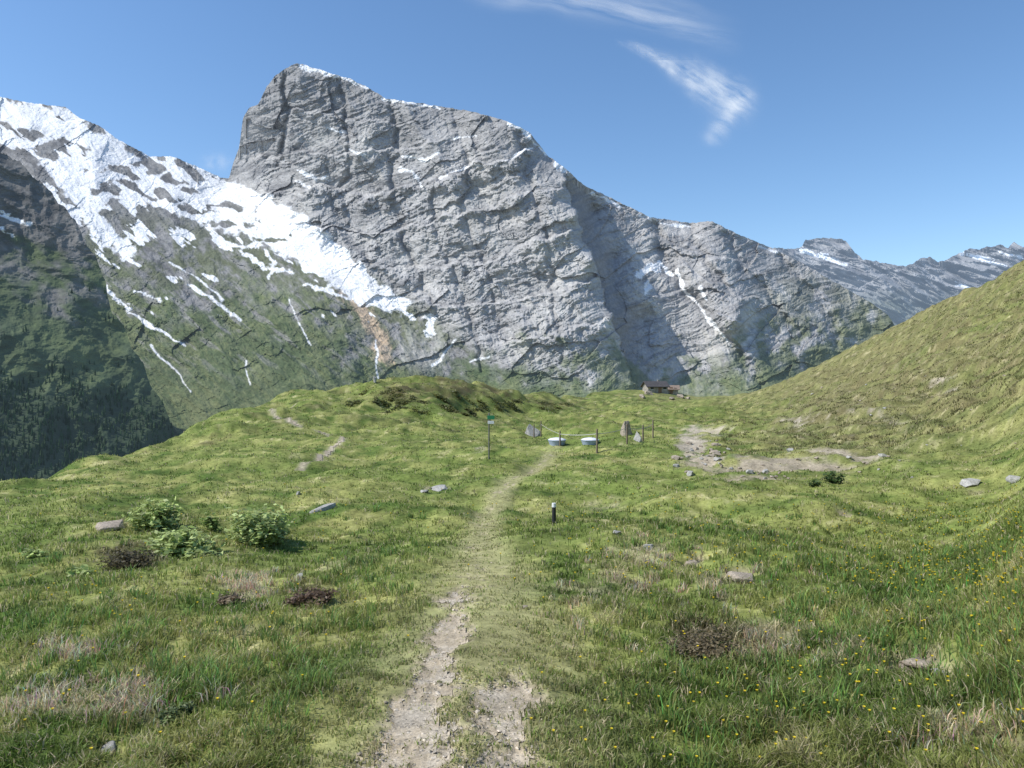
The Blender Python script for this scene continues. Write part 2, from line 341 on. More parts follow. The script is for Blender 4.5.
def tussocks():
    xs=[];ys=[];cs=[]
    for i in range(2200):
        u=rng.uniform(720,1060);y=math.exp(rng.uniform(math.log(34),math.log(165)));a=float(A(u));lim=np.interp(u,crest[:,0],crest[:,2])
        if y>lim: continue
        k=12;xs.append(a*y+rng.normal(0,.10+.001*y,k));ys.append(y+rng.normal(0,.10+.001*y,k));c=[(.17,.18,.07),(.34,.31,.17),(.22,.22,.09),(.13,.12,.055)][rng.integers(0,4)];cs.append(np.array(c)[None]*(.7+.6*rng.random((k,1))))
    xs=np.concatenate(xs);ys=np.concatenate(ys);cs=np.concatenate(cs);n=len(xs)
    obj('hill_tussocks',blades(xs,ys,samp(H,xs,ys),.07+.13*rng.random(n),.015+.0007*ys,rng.random(n)*6.28,.3+.8*rng.random(n),rng.random(n)*3.14,cs,'hill_tussocks'),M_grass,label='olive and brown grass tussocks covering the hillside',cat='grass',kind='stuff')
tussocks()
def flowers():
    L=[]
    for u,v,ru,rv,nn in [(960,570,60,30,220),(900,700,110,45,110),(700,710,90,40,50),(800,560,120,25,150),(640,500,80,14,50),(150,600,130,40,60),(250,520,120,25,50),(950,520,60,10,90),(600,560,70,40,30),(100,700,90,40,16)]:
        for _ in range(nn):
            b=rng.normal(v,rv)
            if b<485: continue
            L.append(gray(rng.normal(u,ru),min(b,775)))
    L=np.array(L);k=(samp(bare_m,L[:,0],L[:,1])<.3);L=L[k]
    z=samp(H,L[:,0],L[:,1])+.05+.06*rng.random(len(L))
    V=[];Q=[];T=[];cc=[]
    for (x,y),zz in zip(L,z):
        r=.0055+.0007*y;b=len(V)
        for i in range(6):
            t=i*math.pi/3;V.append((x+r*math.cos(t),y+r*math.sin(t),zz+r*.5))
        V.append((x,y,zz+r*.1));V.append((x,y,zz-r*.8))
        for i in range(6):
            T.append((b+i,b+(i+1)%6,b+6));T.append((b+(i+1)%6,b+i,b+7))
        cc+= [(.78,.62,.04)]*8
        b=len(V);s=.0015+.0002*y
        V+= [(x-s,y,zz-.12),(x+s,y,zz-.12),(x+s,y,zz-r*.5),(x-s,y,zz-r*.5)];Q.append((b,b+1,b+2,b+3));cc+=[(.12,.18,.04)]*4
    obj('yellow_flowers',mesh_np('yellow_flowers',np.array(V),Fq=Q,Ft=T,col=np.array(cc),smooth=False),M_leaf,label='tiny yellow wildflowers scattered through the grass',cat='flowers',kind='stuff')
flowers()
import bmesh
def ico():
    bm=bmesh.new();bmesh.ops.create_icosphere(bm,subdivisions=1,radius=1);V=np.array([v.co[:] for v in bm.verts]);T=np.array([[v.index for v in f.verts] for f in bm.faces]);bm.free();return V,T
IV,IT=ico()
def gravel():
    n=20000;y=1/(1/2.2+(1/11-1/2.2)*rng.random(n));x=np.interp(y,pyy,pxx)+rng.normal(0,.40,n)
    k=samp(bare_m,x,y)>.02+.7*rng.random(n);x=x[k];y=y[k];n=len(x);z=samp(H,x,y)
    s=.002+.012*rng.random(n)**6
    V=IV[None]*s[:,None,None]*np.array([1,1,.6])*(1+.35*rng.normal(0,1,(n,len(IV),1)));V=V+np.stack([x,y,z+.004],-1)[:,None]
    T=(IT[None]+np.arange(n)[:,None,None]*len(IV)).reshape(-1,3)
    c=np.array([.43,.38,.31])*(.55+.8*rng.random((n,1,1)))*np.ones((n,len(IV),3))
    obj('gravel',mesh_np('gravel',V,Ft=T,col=c.reshape(-1,3),smooth=False),M_path,label='small grey pebbles scattered on the footpath',cat='gravel',kind='stuff')
gravel()

# ================================================================= STONES
def rockmesh(seed,flat=.6):
    r=np.random.default_rng(seed);bm=bmesh.new();bmesh.ops.create_icosphere(bm,subdivisions=4,radius=1)
    V=np.array([v.co[:] for v in bm.verts])
    for _ in range(13):
        n=r.normal(0,1,3);n/=np.linalg.norm(n);d=.5+.3*r.random();s=np.maximum(0,V@n-d);V=V-n*s[:,None]*.96
    V=V*(1+.06*fbm(V[:,0]*3+V[:,2]*2,V[:,1]*3-V[:,2],3,seed))[:,None];V[:,2]*=flat
    for v,c in zip(bm.verts,V):v.co=c
    me=bpy.data.meshes.new('stone');bm.to_mesh(me);bm.free()
    for p in me.polygons:p.use_smooth=False
    return me
FL=(.5,.65,.8,.45,.6,.9)
RM=[rockmesh(i,f) for i,f in zip(range(6),FL)]
for m_,mt in zip(RM,(M_stone,M_stone,M_stone2,M_stone,M_stone2,M_stone)): m_.materials.append(mt)
def boulder_mesh(seed,mat):
    r=np.random.default_rng(seed);bm=bmesh.new();bmesh.ops.create_icosphere(bm,subdivisions=4,radius=1)
    V=np.array([v.co[:] for v in bm.verts])
    for i in range(9):
        n=r.normal(0,1,3);n[2]=abs(n[2])*.9+.15;n/=np.linalg.norm(n);d=.45+.3*r.random();s=np.maximum(0,V@n-d);V=V-n*s[:,None]
    V[:,:2]*=(1-.28*np.clip(V[:,2],-1,1))[:,None];V=V*(1+.09*fbm(V[:,0]*2.5+V[:,2]*2,V[:,1]*2.5-V[:,2],4,seed))[:,None]
    for v,c in zip(bm.verts,V):v.co=c
    me=bpy.data.meshes.new('boulder');bm.to_mesh(me);bm.free();me.materials.append(mat)
    return me
BM=[boulder_mesh(21,M_stone),boulder_mesh(22,M_stone2),boulder_mesh(23,M_stone)]
def stone(u,v,wpx,hpx,k,label='pale grey stone lying in the meadow grass',name='stone',group=None):
    p=place(u,v+hpx*.35);y=p.y;o=obj(name,RM[k],label=label,cat='rock',group=group)
    sx=wpx/2/F*y*1.15;o.location=p+Vector((0,0,hpx*.2/F*y));hz=hpx/F*y/ (1.3*FL[k])
    o.scale=(sx,sx*.8,hz);o.rotation_euler=(random.uniform(-.15,.15),random.uniform(-.15,.15),random.uniform(0,6.28));return o
def boulder(u,v,wpx,hpx,k,label,rz):
    p=place(u,v+hpx*.5);y=p.y;s=wpx/2/F*y*1.25;o=obj('boulder',BM[k],label=label,cat='rock',loc=p+Vector((0,0,hpx*.2/F*y)))
    o.scale=(s,s*.85,hpx/F*y*1.15);o.rotation_euler=(.08,-.1,rz);return o
stone(113,525,32,9,4,'flat pale beige slab of rock in the grass')
o=stone(323,508,28,6,3,'long slanted flat pale rock beside a bush');o.rotation_euler=(0,-.35,.5);o.scale[1]*=.4
stone(440,489,26,5,3,'flat pale rock beside the footpath');stone(424,491,12,4,0)
boulder(531,429,16,12,0,'grey boulder standing near the fence',.4)
boulder(627,428,12,13,1,'reddish upright boulder by the fence',1.2);boulder(637,436,10,9,2,'pale grey boulder by the fence',2.4)
stone(970,482,26,8,0,'flat pale rock at the foot of the grassy hill');stone(1016,479,16,7,3)
stone(745,577,34,9,4,'broad pale rock in bare soil');stone(690,563,16,7,4);stone(650,548,15,9,1);stone(616,532,11,5,0)
stone(300,575,9,5,0);stone(298,493,6,4,1);stone(110,750,22,13,5,'grey rock half sunk in dry grass');stone(922,662,36,8,4,'pale rock in a bare soil patch');stone(905,668,18,7,2);stone(940,672,22,7,3)
stone(375,380,5,7,5,'small cairn stone on top of the knoll');stone(526,607,8,5,4)
for u,v,a,b in((648,393,10,5),(642,396,7,4),(680,396,9,4),(672,398,8,3),(688,398,6,3)): stone(u,v,a,b,2,'brown boulder beside the stone hut','boulder','boulders around the hut')
for i in range(76):
    u=random.choice([random.gauss(702,15),random.gauss(704,14),random.gauss(760,34),random.gauss(845,40)])
    v=random.gauss(455,11) if u<730 else random.gauss(470,6)
    if u>790:v=random.gauss(462,7)
    s=random.uniform(1.4,3.6) if random.random()<.85 else random.uniform(4,7);stone(u,v,s*1.6,s*.7,random.choice([2,4,4,2,1,0]),'pale stone in the eroded bank','stone','stones in the eroded bank')
for i in range(20):
    s=random.uniform(1.0,2.6);stone(random.uniform(800,1020),random.uniform(360,450),s*1.6,s*.7,random.choice([2,4,1,0]),'small pale stone on the grassy hillside','stone','stones scattered over the hillside')

# ================================================================= BUSHES
def bush(u,v,wpx,hpx,nl,colr,label,leaf=.045,name='leafy_bush',twigs=14,deep=.8,stems=True):
    p=place(u,v);y=p.y;W=wpx/F*y/2;Hh=hpx/F*y
    V=[];Q=[];tips=[]
    def gz(a,b): return float(samp(H,np.array([p.x+a]),np.array([p.y+b]))[0])-p.z
    for i in range(twigs):
        t=rng.random()*6.28;r=rng.random()**.6*.95;tx,ty=math.cos(t)*W*r,math.sin(t)*W*r*deep;tz=Hh*(1-.55*r*r)*(.4+.6*rng.random());g0=gz(tx*.5,ty*.5)
        g1=gz(tx,ty);tips.append((tx,ty,tz+g1,g1));b=len(V)
        for k,(f,rad) in enumerate(((0,.008),(.5,.006),(1,.002))):
            cx,cy,cz=tx*(.3+.7*f),ty*(.3+.7*f),tz*f-.02+g0*(1-f)+g1*f
            for j in range(4):
                V.append((cx+rad*math.cos(j*1.57),cy+rad*math.sin(j*1.57),cz))
        for k in range(2):
            for j in range(4): Q.append((b+k*4+j,b+k*4+(j+1)%4,b+k*4+4+(j+1)%4,b+k*4+4+j))
    tips=np.array(tips);ti=rng.integers(0,len(tips),nl);f=.2+.83*rng.random(nl)
    tt=tips[ti];c=np.stack([tt[:,0]*(.3+.7*f),tt[:,1]*(.3+.7*f),tt[:,3]+(tt[:,2]-tt[:,3])*f],-1)+rng.normal(0,1,(nl,3))*np.array([W,W*deep,Hh])*.13
    d=rng.normal(0,1,(nl,3));d[:,2]=np.abs(d[:,2])*.35;d/=np.linalg.norm(d,axis=1)[:,None]
    s=np.cross(d,rng.normal(0,.5,(nl,3))+np.array([0,0,1.]));s/=np.linalg.norm(s,axis=1)[:,None]
    l=leaf*(.6+.8*rng.random((nl,1)))
    V2=np.stack([c-d*l,c+s*l*.5,c+d*l,c-s*l*.5],1)
    cc=np.array(colr)[None]*(.55+.9*rng.random((nl,1)));cc=np.repeat(cc[:,None],4,1)
    me=mesh_np('leaves' if stems else name,V2,Fq=np.arange(nl*4).reshape(-1,4),col=cc.reshape(-1,3),smooth=False)
    if stems:
        e=obj(name,None,label=label,cat='bush',loc=p)
        obj('stems',mesh_np('stems',np.array(V),Fq=Q),M_twig,parent=e)
        obj('leaves',me,M_leaf,parent=e)
    else: obj(name,me,M_leaf,label=label,cat='bush',loc=p)
LG=(.39,.47,.17)
bush(155,527,46,28,1400,LG,'light green leafy bush in the meadow',twigs=34,deep=1.4,leaf=.05)
bush(184,550,66,20,1500,LG,'low spreading light green leafy bush',twigs=44,deep=1.5,leaf=.05)
bush(262,542,60,36,2800,(.39,.47,.18),'rounded light green leafy bush in the meadow',twigs=60,deep=1.7,leaf=.05)
bush(213,530,24,16,400,(.24,.33,.10),'small green leafy bush')
bush(35,556,30,9,260,LG,'low pale green leafy plant',.035);bush(80,576,28,10,260,LG,'low pale green leafy plant',.035)
bush(835,483,22,14,400,(.07,.12,.04),'dark green low bush at the foot of the hill',.05)
bush(815,486,14,6,160,(.08,.13,.04),'dark green low bush at the foot of the hill',.05)
bush(130,566,54,16,2000,(.095,.080,.040),'dark brown heather shrub',.02,'heather_shrub',60,1.2,False)
bush(310,603,54,14,1900,(.15,.10,.065),'reddish brown heather shrub',.018,'heather_shrub',60,1.0,False)
bush(705,655,84,24,2600,(.18,.145,.085),'dark brown and green heather shrub',.014,'heather_shrub',90,1.2,False)
bush(175,720,44,16,900,(.13,.17,.06),'dark green low shrub in grass',.014,'heather_shrub',30,.8,False)
bush(230,602,34,10,600,(.27,.21,.14),'dry brown heather shrub',.02,'heather_shrub',30,.8,False)
for i in range(44):
    u=random.uniform(345,575);v=np.interp(u,[350,400,480,575],[388,391,398,404])+random.uniform(1,20)*(1 if u<500 else .5)
    g=random.random()
    bush(u,v,random.uniform(12,30),random.uniform(1.5,3.5),300,(.12+.05*g,.13+.05*g,.052),'dark dwarf shrub on the knoll slope',.09,'dwarf_shrub',16,.8,False)

# ================================================================= POSTS ETC
def cyl(name,r0,r1,h,mat,parent=None,n=12,loc=(0,0,0),bevel=True,**k):
    V=[];Q=[];lev=[(r0,0),(r0,h*.02),(r1,h*.98),(r1*.7,h)]
    for r,z in lev:
        for j in range(n):V.append((r*math.cos(j*6.2832/n),r*math.sin(j*6.2832/n),z))
    for i in range(len(lev)-1):
        for j in range(n):Q.append((i*n+j,i*n+(j+1)%n,(i+1)*n+(j+1)%n,(i+1)*n+j))
    me=bpy.data.meshes.new(name);me.from_pydata(V,[],Q+[tuple(range(len(V)-n,len(V))),tuple(range(n))[::-1]]);me.update()
    return obj(name,me,mat,parent=parent,loc=loc,**k)
def box(name,sx,sy,sz,mat,parent=None,loc=(0,0,0),bev=.01,rot=None,**k):
    bm=bmesh.new();bmesh.ops.create_cube(bm,size=1)
    for v in bm.verts:v.co=(v.co.x*sx,v.co.y*sy,(v.co.z+.5)*sz)
    if bev:bmesh.ops.bevel(bm,geom=bm.edges[:],offset=bev,segments=1,affect='EDGES')
    me=bpy.data.meshes.new(name);bm.to_mesh(me);bm.free();o=obj(name,me,mat,parent=parent,loc=loc,**k)
    if rot:o.rotation_euler=rot
    return o
p=place(489,459);e=obj('signpost',None,label='thin metal trail post with small green and white sign',cat='sign',loc=p)
cyl('pole',.028,.028,46/F*p.y,M_metal,e)
zt=44/F*p.y
box('sign_panel',.30,.02,.16,M_green,e,(.08,-.05,zt-.18),.004)
box('sign_panel',.26,.02,.12,M_white,e,(.08,-.05,zt-.36),.004)
p=place(554,523);e=obj('marker_post',None,label='short dark marker post with white band in the grass',cat='post',loc=p)
ph=20/F*p.y
cyl('post',.035,.033,ph*.8,M_black,e);cyl('cap',.038,.034,ph*.2,M_white,e,loc=(0,0,ph*.8))
def lathe(name,prof,mat,parent,n=28):
    V=[];Q=[]
    for r,z in prof:
        for j in range(n):V.append((r*math.cos(j*6.2832/n),r*math.sin(j*6.2832/n),z))
    for i in range(len(prof)-1):
        for j in range(n):Q.append((i*n+j,i*n+(j+1)%n,(i+1)*n+(j+1)%n,(i+1)*n+j))
    me=bpy.data.meshes.new(name);me.from_pydata(V,[],Q+[tuple(range(len(V)-n,len(V)))]);me.update()
    for f in me.polygons:f.use_smooth=True
    return obj(name,me,mat,parent=parent)
for u,v in((557,444),(590,444)):
    p=place(u,v);R=9/F*p.y
    e=obj('water_tub',None,label='round white and blue water tub beside the fence',cat='tub',loc=p,group='tubs beside the fence')
    lathe('tub',[(R*.78,-.1),(R*.85,.02),(R*.96,R*.32),(R*1.0,R*.42),(R*1.04,R*.45),(R*1.0,R*.49),(R*.93,R*.45)],M_blue,e)
    lathe('lid',[(R*.97,R*.48),(R*.9,R*.56),(R*.6,R*.66),(R*.2,R*.72),(.02,R*.72)],M_white,e)
fp=[(534,438,14),(541,437,16),(560,446,15),(597,453,24),(627,444,20),(643,441,16),(653,438,18)]
p0=place(534,438);e=obj('fence',None,label='simple pasture fence of thin wooden posts and tape',cat='fence',loc=p0)
prev=None
for u,v,hp in fp:
    p=place(u,v);hh=hp/F*p.y;cyl('fence_post',.05,.045,hh+.1,M_wood,e,loc=p-p0-Vector((0,0,.1)))
    top=p+Vector((0,0,hh*.8))
    if prev is not None:
        d=top-prev;s=.014
        V=[];
        for k in range(9):
            f=k/8;c=prev+d*f-Vector((0,0,.06*4*f*(1-f)))-p0
            V+= [c+Vector((0,-s,-s)),c+Vector((0,-s,s)),c+Vector((0,s,s)),c+Vector((0,s,-s))]
        Q=[(k*4+j,k*4+(j+1)%4,k*4+4+(j+1)%4,k*4+4+j) for k in range(8) for j in range(4)]
        me=bpy.data.meshes.new('tape');me.from_pydata([tuple(a) for a in V],[],Q);obj('tape',me,M_tape,parent=e)
    prev=top
M_wall=plain('stone_wall',(.36,.33,.29),.9,3,(.5,1.3),.4,.05);M_roof=plain('dark_roof',(.07,.065,.065),.7,2,(.7,1.3),.3,.05);M_plank=plain('brown_planks',(.20,.13,.085),.8,3,(.7,1.3),.3,.03);M_glass=plain('window_glass',(.03,.04,.05),.15,3,(.9,1.1),0)
def gable(name,w,d,z0,zr,mat,parent,loc,over=.5,th=.18):
    V=[];hw=w/2+over;hd=d/2+over;s=(zr-z0)/(d/2);ze=z0-s*over
    pts=[(-hd,ze),(0,zr),(hd,ze),(hd,ze-th),(0,zr-th),(-hd,ze-th)]
    for xx in(-hw,hw):
        for yy,zz in pts:V.append((xx,yy,zz))
    Q=[(j,(j+1)%6,6+(j+1)%6,6+j) for j in range(6)]+[(0,5,4,1),(1,4,3,2),(6,7,10,11),(7,8,9,10)]
    me=bpy.data.meshes.new(name);me.from_pydata(V,[],Q);me.update();return obj(name,me,mat,parent=parent,loc=loc)
def hut(u,v,w,d,hw,hr,mw,mr,label,rot=0):
    p=place(u,v);e=obj('alpine_hut',None,label=label,cat='house',loc=p-Vector((0,0,.3)));e.rotation_euler=(0,0,rot)
    V=[(-w/2,-d/2,-1),(w/2,-d/2,-1),(w/2,d/2,-1),(-w/2,d/2,-1),(-w/2,-d/2,hw),(w/2,-d/2,hw),(w/2,d/2,hw),(-w/2,d/2,hw),(-w/2,0,hr-.2),(w/2,0,hr-.2)]
    me=bpy.data.meshes.new('wall');me.from_pydata(V,[],[(0,1,5,4),(2,3,7,6),(1,2,6,9,5),(3,0,4,8,7),(4,5,9,8),(6,7,8,9)]);obj('wall',me,mw,parent=e)
    gable('roof',w,d,hw,hr,mr,e,(0,0,.05))
    box('door',.9,.08,1.8,M_plank,e,(w*.1,-d/2-.03,.1),.01)
    for xx in(-.3,.35):
        ww=box('window',.8,.06,.7,M_glass,e,(w*xx,-d/2-.02,1.0),.005);box('frame',.95,.04,.08,M_white,ww,(0,-.03,-.08),.005)
    return e
h1=hut(655,392,5.2,5,1.9,3.1,M_wall,M_roof,'small stone hut with dark gable roof',.12)
cyl('chimney',.25,.25,1.0,M_wall,h1,loc=(1,.6,2.5))
h2=hut(669,393,4.6,4.0,1.5,2.4,M_wall,plain('brown_roof',(.24,.185,.145),.8,2,(.7,1.2),.3,.05),'low stone shed with brownish roof beside a hut',-.15)

# ================================================================= MOUNTAINS
sil=np.array([(-260,70),(-100,85),(0,97),(30,103),(65,107),(80,118),(100,126),(120,141),(150,156),(175,157),(200,168),(222,178),(229,178),(234,160),(239,148),(243,118),(249,108),(258,104),(266,88),(275,76),(286,68),(297,63),(308,66),(330,73),(350,79),(365,86),(385,98),(430,105),(470,111),(500,119),(512,123),(530,133),(540,146),(548,156),(560,164),(585,186),(605,195),(625,205),(650,217),(690,223),(712,221),(735,233),(770,247),(800,262),(840,285),(870,302),(889,316),(905,345),(930,380),(1000,420)],float)
def massif():
    U=np.linspace(-240,990,1540);R=610
    vr=np.interp(U,sil[:,0],sil[:,1])+2.0*fbm(U*.11,U*0,5,101,.65)
    VVm=np.maximum(vr[None],np.linspace(56,460,R)[:,None]);UUm=np.broadcast_to(U[None],VVm.shape)
    ctl=[(297,63,5.0),(240,150,5.45),(228,180,5.5),(262,110,5.2),(385,98,4.9),(450,108,4.75),(512,123,4.5),(548,156,4.6),
    (450,250,4.35),(350,200,4.8),(300,185,5.0),(270,190,5.25),(350,120,4.95),(420,180,4.62),(500,200,4.35),(390,150,4.85),(365,150,4.82),
    (450,390,3.75),(560,390,3.55),(400,330,4.05),(500,330,3.95),
    (575,215,4.12),(592,260,3.95),(612,320,3.76),(630,385,3.55),(545,280,4.08),(540,200,4.3),
    (592,212,4.72),(614,258,4.56),(642,318,4.34),(672,380,4.06),(590,192,4.72),(566,180,4.35),
    (690,223,5.0),(712,260,4.6),(735,320,4.15),(690,300,4.40),(770,390,3.85),(712,221,5.0),(770,247,5.2),(770,300,4.65),(830,300,4.95),(888,316,5.1),(840,360,4.5),(900,400,4.5),(745,330,4.3),(760,360,4.1),(656,290,4.45),(640,240,4.70),(666,330,4.30),
    (-240,70,5.6),(0,97,5.6),(75,115,5.5),(150,156,5.45),(200,168,5.5),(100,180,4.95),(40,170,4.9),(170,200,4.95),(250,222,4.9),(320,255,4.55),(400,305,4.2),
    (150,260,4.35),(220,280,4.3),(300,310,4.0),(350,370,3.65),(100,310,3.95),(200,390,3.45),(50,380,3.3),(300,400,3.4),(0,540,2.6),(300,540,2.7),(600,540,2.9),(990,540,3.2),(-240,300,3.8),(-240,540,2.5),(990,420,4.2)]
    D=rbf([(c[0],c[1]) for c in ctl],[c[2] for c in ctl],np.stack([UUm,VVm],-1))
    X=A(UUm)*4.7;Z=E(VVm)*4.7
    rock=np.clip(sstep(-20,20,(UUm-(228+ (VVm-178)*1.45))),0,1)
    low=sstep(330,395,VVm)
    du=7*fbm(UUm*.06,VVm*.06,4,191);dv=7*fbm(UUm*.06,VVm*.06,4,192)
    us=UUm+du;vs=VVm+dv
    nA=fbm(X*9,Z*9,5,171,.6);nB=fbm(X*34,Z*34,4,172,.7);nC=fbm(X*3,Z*3,3,173)
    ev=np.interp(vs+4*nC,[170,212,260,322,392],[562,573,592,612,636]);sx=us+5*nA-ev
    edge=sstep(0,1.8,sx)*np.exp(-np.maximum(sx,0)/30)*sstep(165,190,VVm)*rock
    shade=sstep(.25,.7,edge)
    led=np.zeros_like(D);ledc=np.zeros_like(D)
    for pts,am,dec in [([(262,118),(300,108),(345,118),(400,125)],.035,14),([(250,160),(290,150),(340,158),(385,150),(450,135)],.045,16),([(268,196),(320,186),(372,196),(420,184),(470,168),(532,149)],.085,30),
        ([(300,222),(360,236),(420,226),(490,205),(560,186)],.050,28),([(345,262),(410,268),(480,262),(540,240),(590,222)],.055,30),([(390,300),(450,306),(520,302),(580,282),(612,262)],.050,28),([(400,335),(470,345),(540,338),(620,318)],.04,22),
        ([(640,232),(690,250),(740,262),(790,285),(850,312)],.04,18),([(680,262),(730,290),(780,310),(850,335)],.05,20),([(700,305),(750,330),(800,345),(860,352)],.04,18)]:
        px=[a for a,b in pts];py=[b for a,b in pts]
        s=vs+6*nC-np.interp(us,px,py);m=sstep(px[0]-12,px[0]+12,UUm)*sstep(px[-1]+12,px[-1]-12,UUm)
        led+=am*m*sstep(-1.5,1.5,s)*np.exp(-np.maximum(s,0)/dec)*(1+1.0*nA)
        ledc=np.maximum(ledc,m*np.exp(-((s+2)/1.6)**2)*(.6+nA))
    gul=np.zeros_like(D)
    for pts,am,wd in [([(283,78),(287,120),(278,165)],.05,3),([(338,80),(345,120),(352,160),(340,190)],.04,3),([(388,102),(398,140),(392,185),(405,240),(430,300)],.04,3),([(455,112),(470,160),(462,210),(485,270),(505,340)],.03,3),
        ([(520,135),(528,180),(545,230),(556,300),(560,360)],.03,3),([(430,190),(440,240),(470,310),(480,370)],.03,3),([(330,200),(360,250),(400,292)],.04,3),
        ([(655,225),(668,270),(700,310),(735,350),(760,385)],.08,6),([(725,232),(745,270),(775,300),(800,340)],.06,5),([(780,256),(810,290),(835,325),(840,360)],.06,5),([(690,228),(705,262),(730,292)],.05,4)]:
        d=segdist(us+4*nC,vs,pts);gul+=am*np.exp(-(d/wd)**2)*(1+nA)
    wx=.06*fbm(X*3,Z*3,4,111);wz=.06*fbm(X*3,Z*3,4,112)
    Xw=X+wx;Zw=Z+wz
    st=Zw-.42*Xw; sp=Xw+.42*Zw
    f1,e1=facets(sp*2.4+wz*6,st*5.0+wx*6,301,1.0)
    f2,e2=facets(sp*6+.9*nA,st*17+.9*nA,311,1.0)
    f3,e3=facets(sp*20+.6*nA,st*44+.5*nA,321,1.0)
    f4,e4=facets((Xw+.4*Zw)*46,(Zw-.2*Xw)*40,327,1.0)
    r1=ridged(Xw*2.0+Zw*.8,Zw*.6,2,121)
    r2=ridged(Xw*5+Zw*3.2,Zw*2.6-Xw*1.2,4,131,.5)
    r3=ridged(Xw*12+Zw*4,Zw*4-Xw*1.2,4,133,.6)
    r4=ridged(st*12,sp*1.2,5,151,.65)
    r5=ridged((Zw+.75*Xw)*7,(Zw-Xw)*1.3,5,156,.55)
    rough=sstep(-.3,.35,fbm(X*3.1,Z*3.1,3,158))
    smoothslab=sstep(.05,.35,fbm(sp*2.2,st*4.5,3,159))
    fine=fbm(Xw*30,Zw*30,4,141,.65)
    amp=(.5+.5*rock)*(1-.55*shade)
    da=amp*(1-.55*smoothslab*rock)
    lr=ridged((X*.67+Z*.74)*7,(X-Z)*1.5,5,159,.55)*(1-rock)
    snz=sstep(330,250,VVm)*(1-rock)
    disp=-(r1*.10*amp+r2*.020*amp+r3*.012*da+f1*.036*amp+f2*.011*da+f3*.0060*da*(.5+rough)+f4*.0036*da+fine*.007*da+r4*.016*rock*amp+r5*.013*amp+lr*.055*(1-.35*snz)+led*rock*(1-shade))*(1-.35*low)+gul*.8*(1-shade)+.18*edge
    D2=D+disp
    X2=A(UUm)*D2;Z2=E(VVm)*D2
    nS=fbm(st*26,sp*1.6,5,174,.7);nS2=fbm((Zw+.75*Xw)*18,(Zw-Xw)*2.0,5,175,.7)
    nV=fbm(Xw*28+Zw*9,Zw*5,5,176,.7)
    G1=np.array([.365,.361,.356]);G2=np.array([.215,.215,.218]);G3=np.array([.485,.475,.452])
    col=lerp(G1,G2,sstep(.0,.34,nA*.3+nS*1.2));col=lerp(col,G3,sstep(-.02,.34,-nA*.4+nC*.6+nS2*.7)*.8+.2*smoothslab)
    col=lerp(col,G2*.8,sstep(.10,.36,nS2*1.1)*.5)
    col=lerp(col,G2*.8,sstep(.15,.45,nV-.1*nC)*.4)
    crack=np.clip(sstep(.025,.0,e1)*.25+sstep(.05,.0,e2)*.3*rough+sstep(.08,0,e3)*.25,0,.8)*(1-.6*smoothslab)
    col=lerp(col,G2*.65,crack*rock)
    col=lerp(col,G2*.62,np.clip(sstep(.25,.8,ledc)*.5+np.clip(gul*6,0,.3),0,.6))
    col=col*(1+.26*nB)[...,None]
    slab=np.exp(-(((UUm-570)/26)**2+((VVm-240)/70)**2))+np.exp(-(((UUm-470)/60)**2+((VVm-230)/36)**2))*.6
    col=lerp(col,G3*(1+.3*nV[...,None]),np.clip(slab*.45,0,.4)*(1-shade))
    crest_d=sstep(70,0,VVm-np.interp(UUm,sil[:,0],sil[:,1]))*sstep(225,270,UUm)*sstep(600,520,UUm)
    col=lerp(col,G2*1.1,crest_d*.45)
    col=lerp(col,G2*.8,shade*.65)  # shadow side of the buttress painted darker into the rock colour
    leftr=1-rock
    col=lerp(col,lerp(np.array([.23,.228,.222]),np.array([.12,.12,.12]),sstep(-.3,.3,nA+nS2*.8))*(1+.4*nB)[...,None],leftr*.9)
    scree=np.maximum.reduce([np.exp(-(((UUm-425)/32)**2+((VVm-350)/32)**2)),np.exp(-(((UUm-520)/60)**2+((VVm-350)/22)**2))*.8,np.exp(-(((UUm-715)/25)**2+((VVm-350)/30)**2))*.8])
    fan=sstep(-.1,.3,fbm((UUm-.35*VVm)*.12,VVm*.02,4,177,.6))
    col=lerp(col,np.array([.46,.45,.42]),sstep(.25,.75,scree*(.55+.7*fan)+nA*.4)*.75)
    gl=np.interp(U,[-240,0,100,200,260,330,350,380,420,520,600,650,700,760,820,890,1000],[300,300,290,300,290,310,345,352,358,362,354,374,364,346,328,318,330])[None]
    g=(VVm-gl)/34+nA*2.0+nC*.9+r2*.6+lr*.6
    gm=sstep(-.1,.6,g)
    gcol=lerp(np.array([.075,.110,.042]),np.array([.145,.172,.072]),sstep(-.4,.4,nB+nC+nS2*.5))
    col=lerp(col,gcol,gm*np.clip(.55+.35*sstep(0,1.6,g),0,1)*sstep(1.2,.3,scree*1.1))
    rg_=sstep(730,800,UUm)*sstep(-.1,.3,nA+.5*nC+.2)*sstep(250,300,VVm)
    col=lerp(col,np.array([.14,.155,.095]),rg_*.5)
    olive=leftr*sstep(190,265,VVm)*sstep(-.15,.25,nA+.4*nC+lr*.4)*.75
    col=lerp(col,np.array([.115,.135,.058]),olive*(1-gm))
    ribs=leftr*sstep(.10,.35,fbm((X*.62+Z*.78)*16,(X-Z)*3,5,196,.6))*sstep(210,260,VVm)
    col=lerp(col,np.array([.26,.255,.245])*(1+.4*nB)[...,None],ribs*.75*sstep(400,330,VVm))
    och=10-segdist(us,vs,[(346,288),(364,312),(376,335),(383,356)])+12*nA+8*fbm((UUm-.6*VVm)*.14,VVm*.03,4,178,.6)+6*nB
    col=lerp(col,np.array([.50,.385,.275])*(1+.5*nB)[...,None],sstep(-2,9,och)*.85)
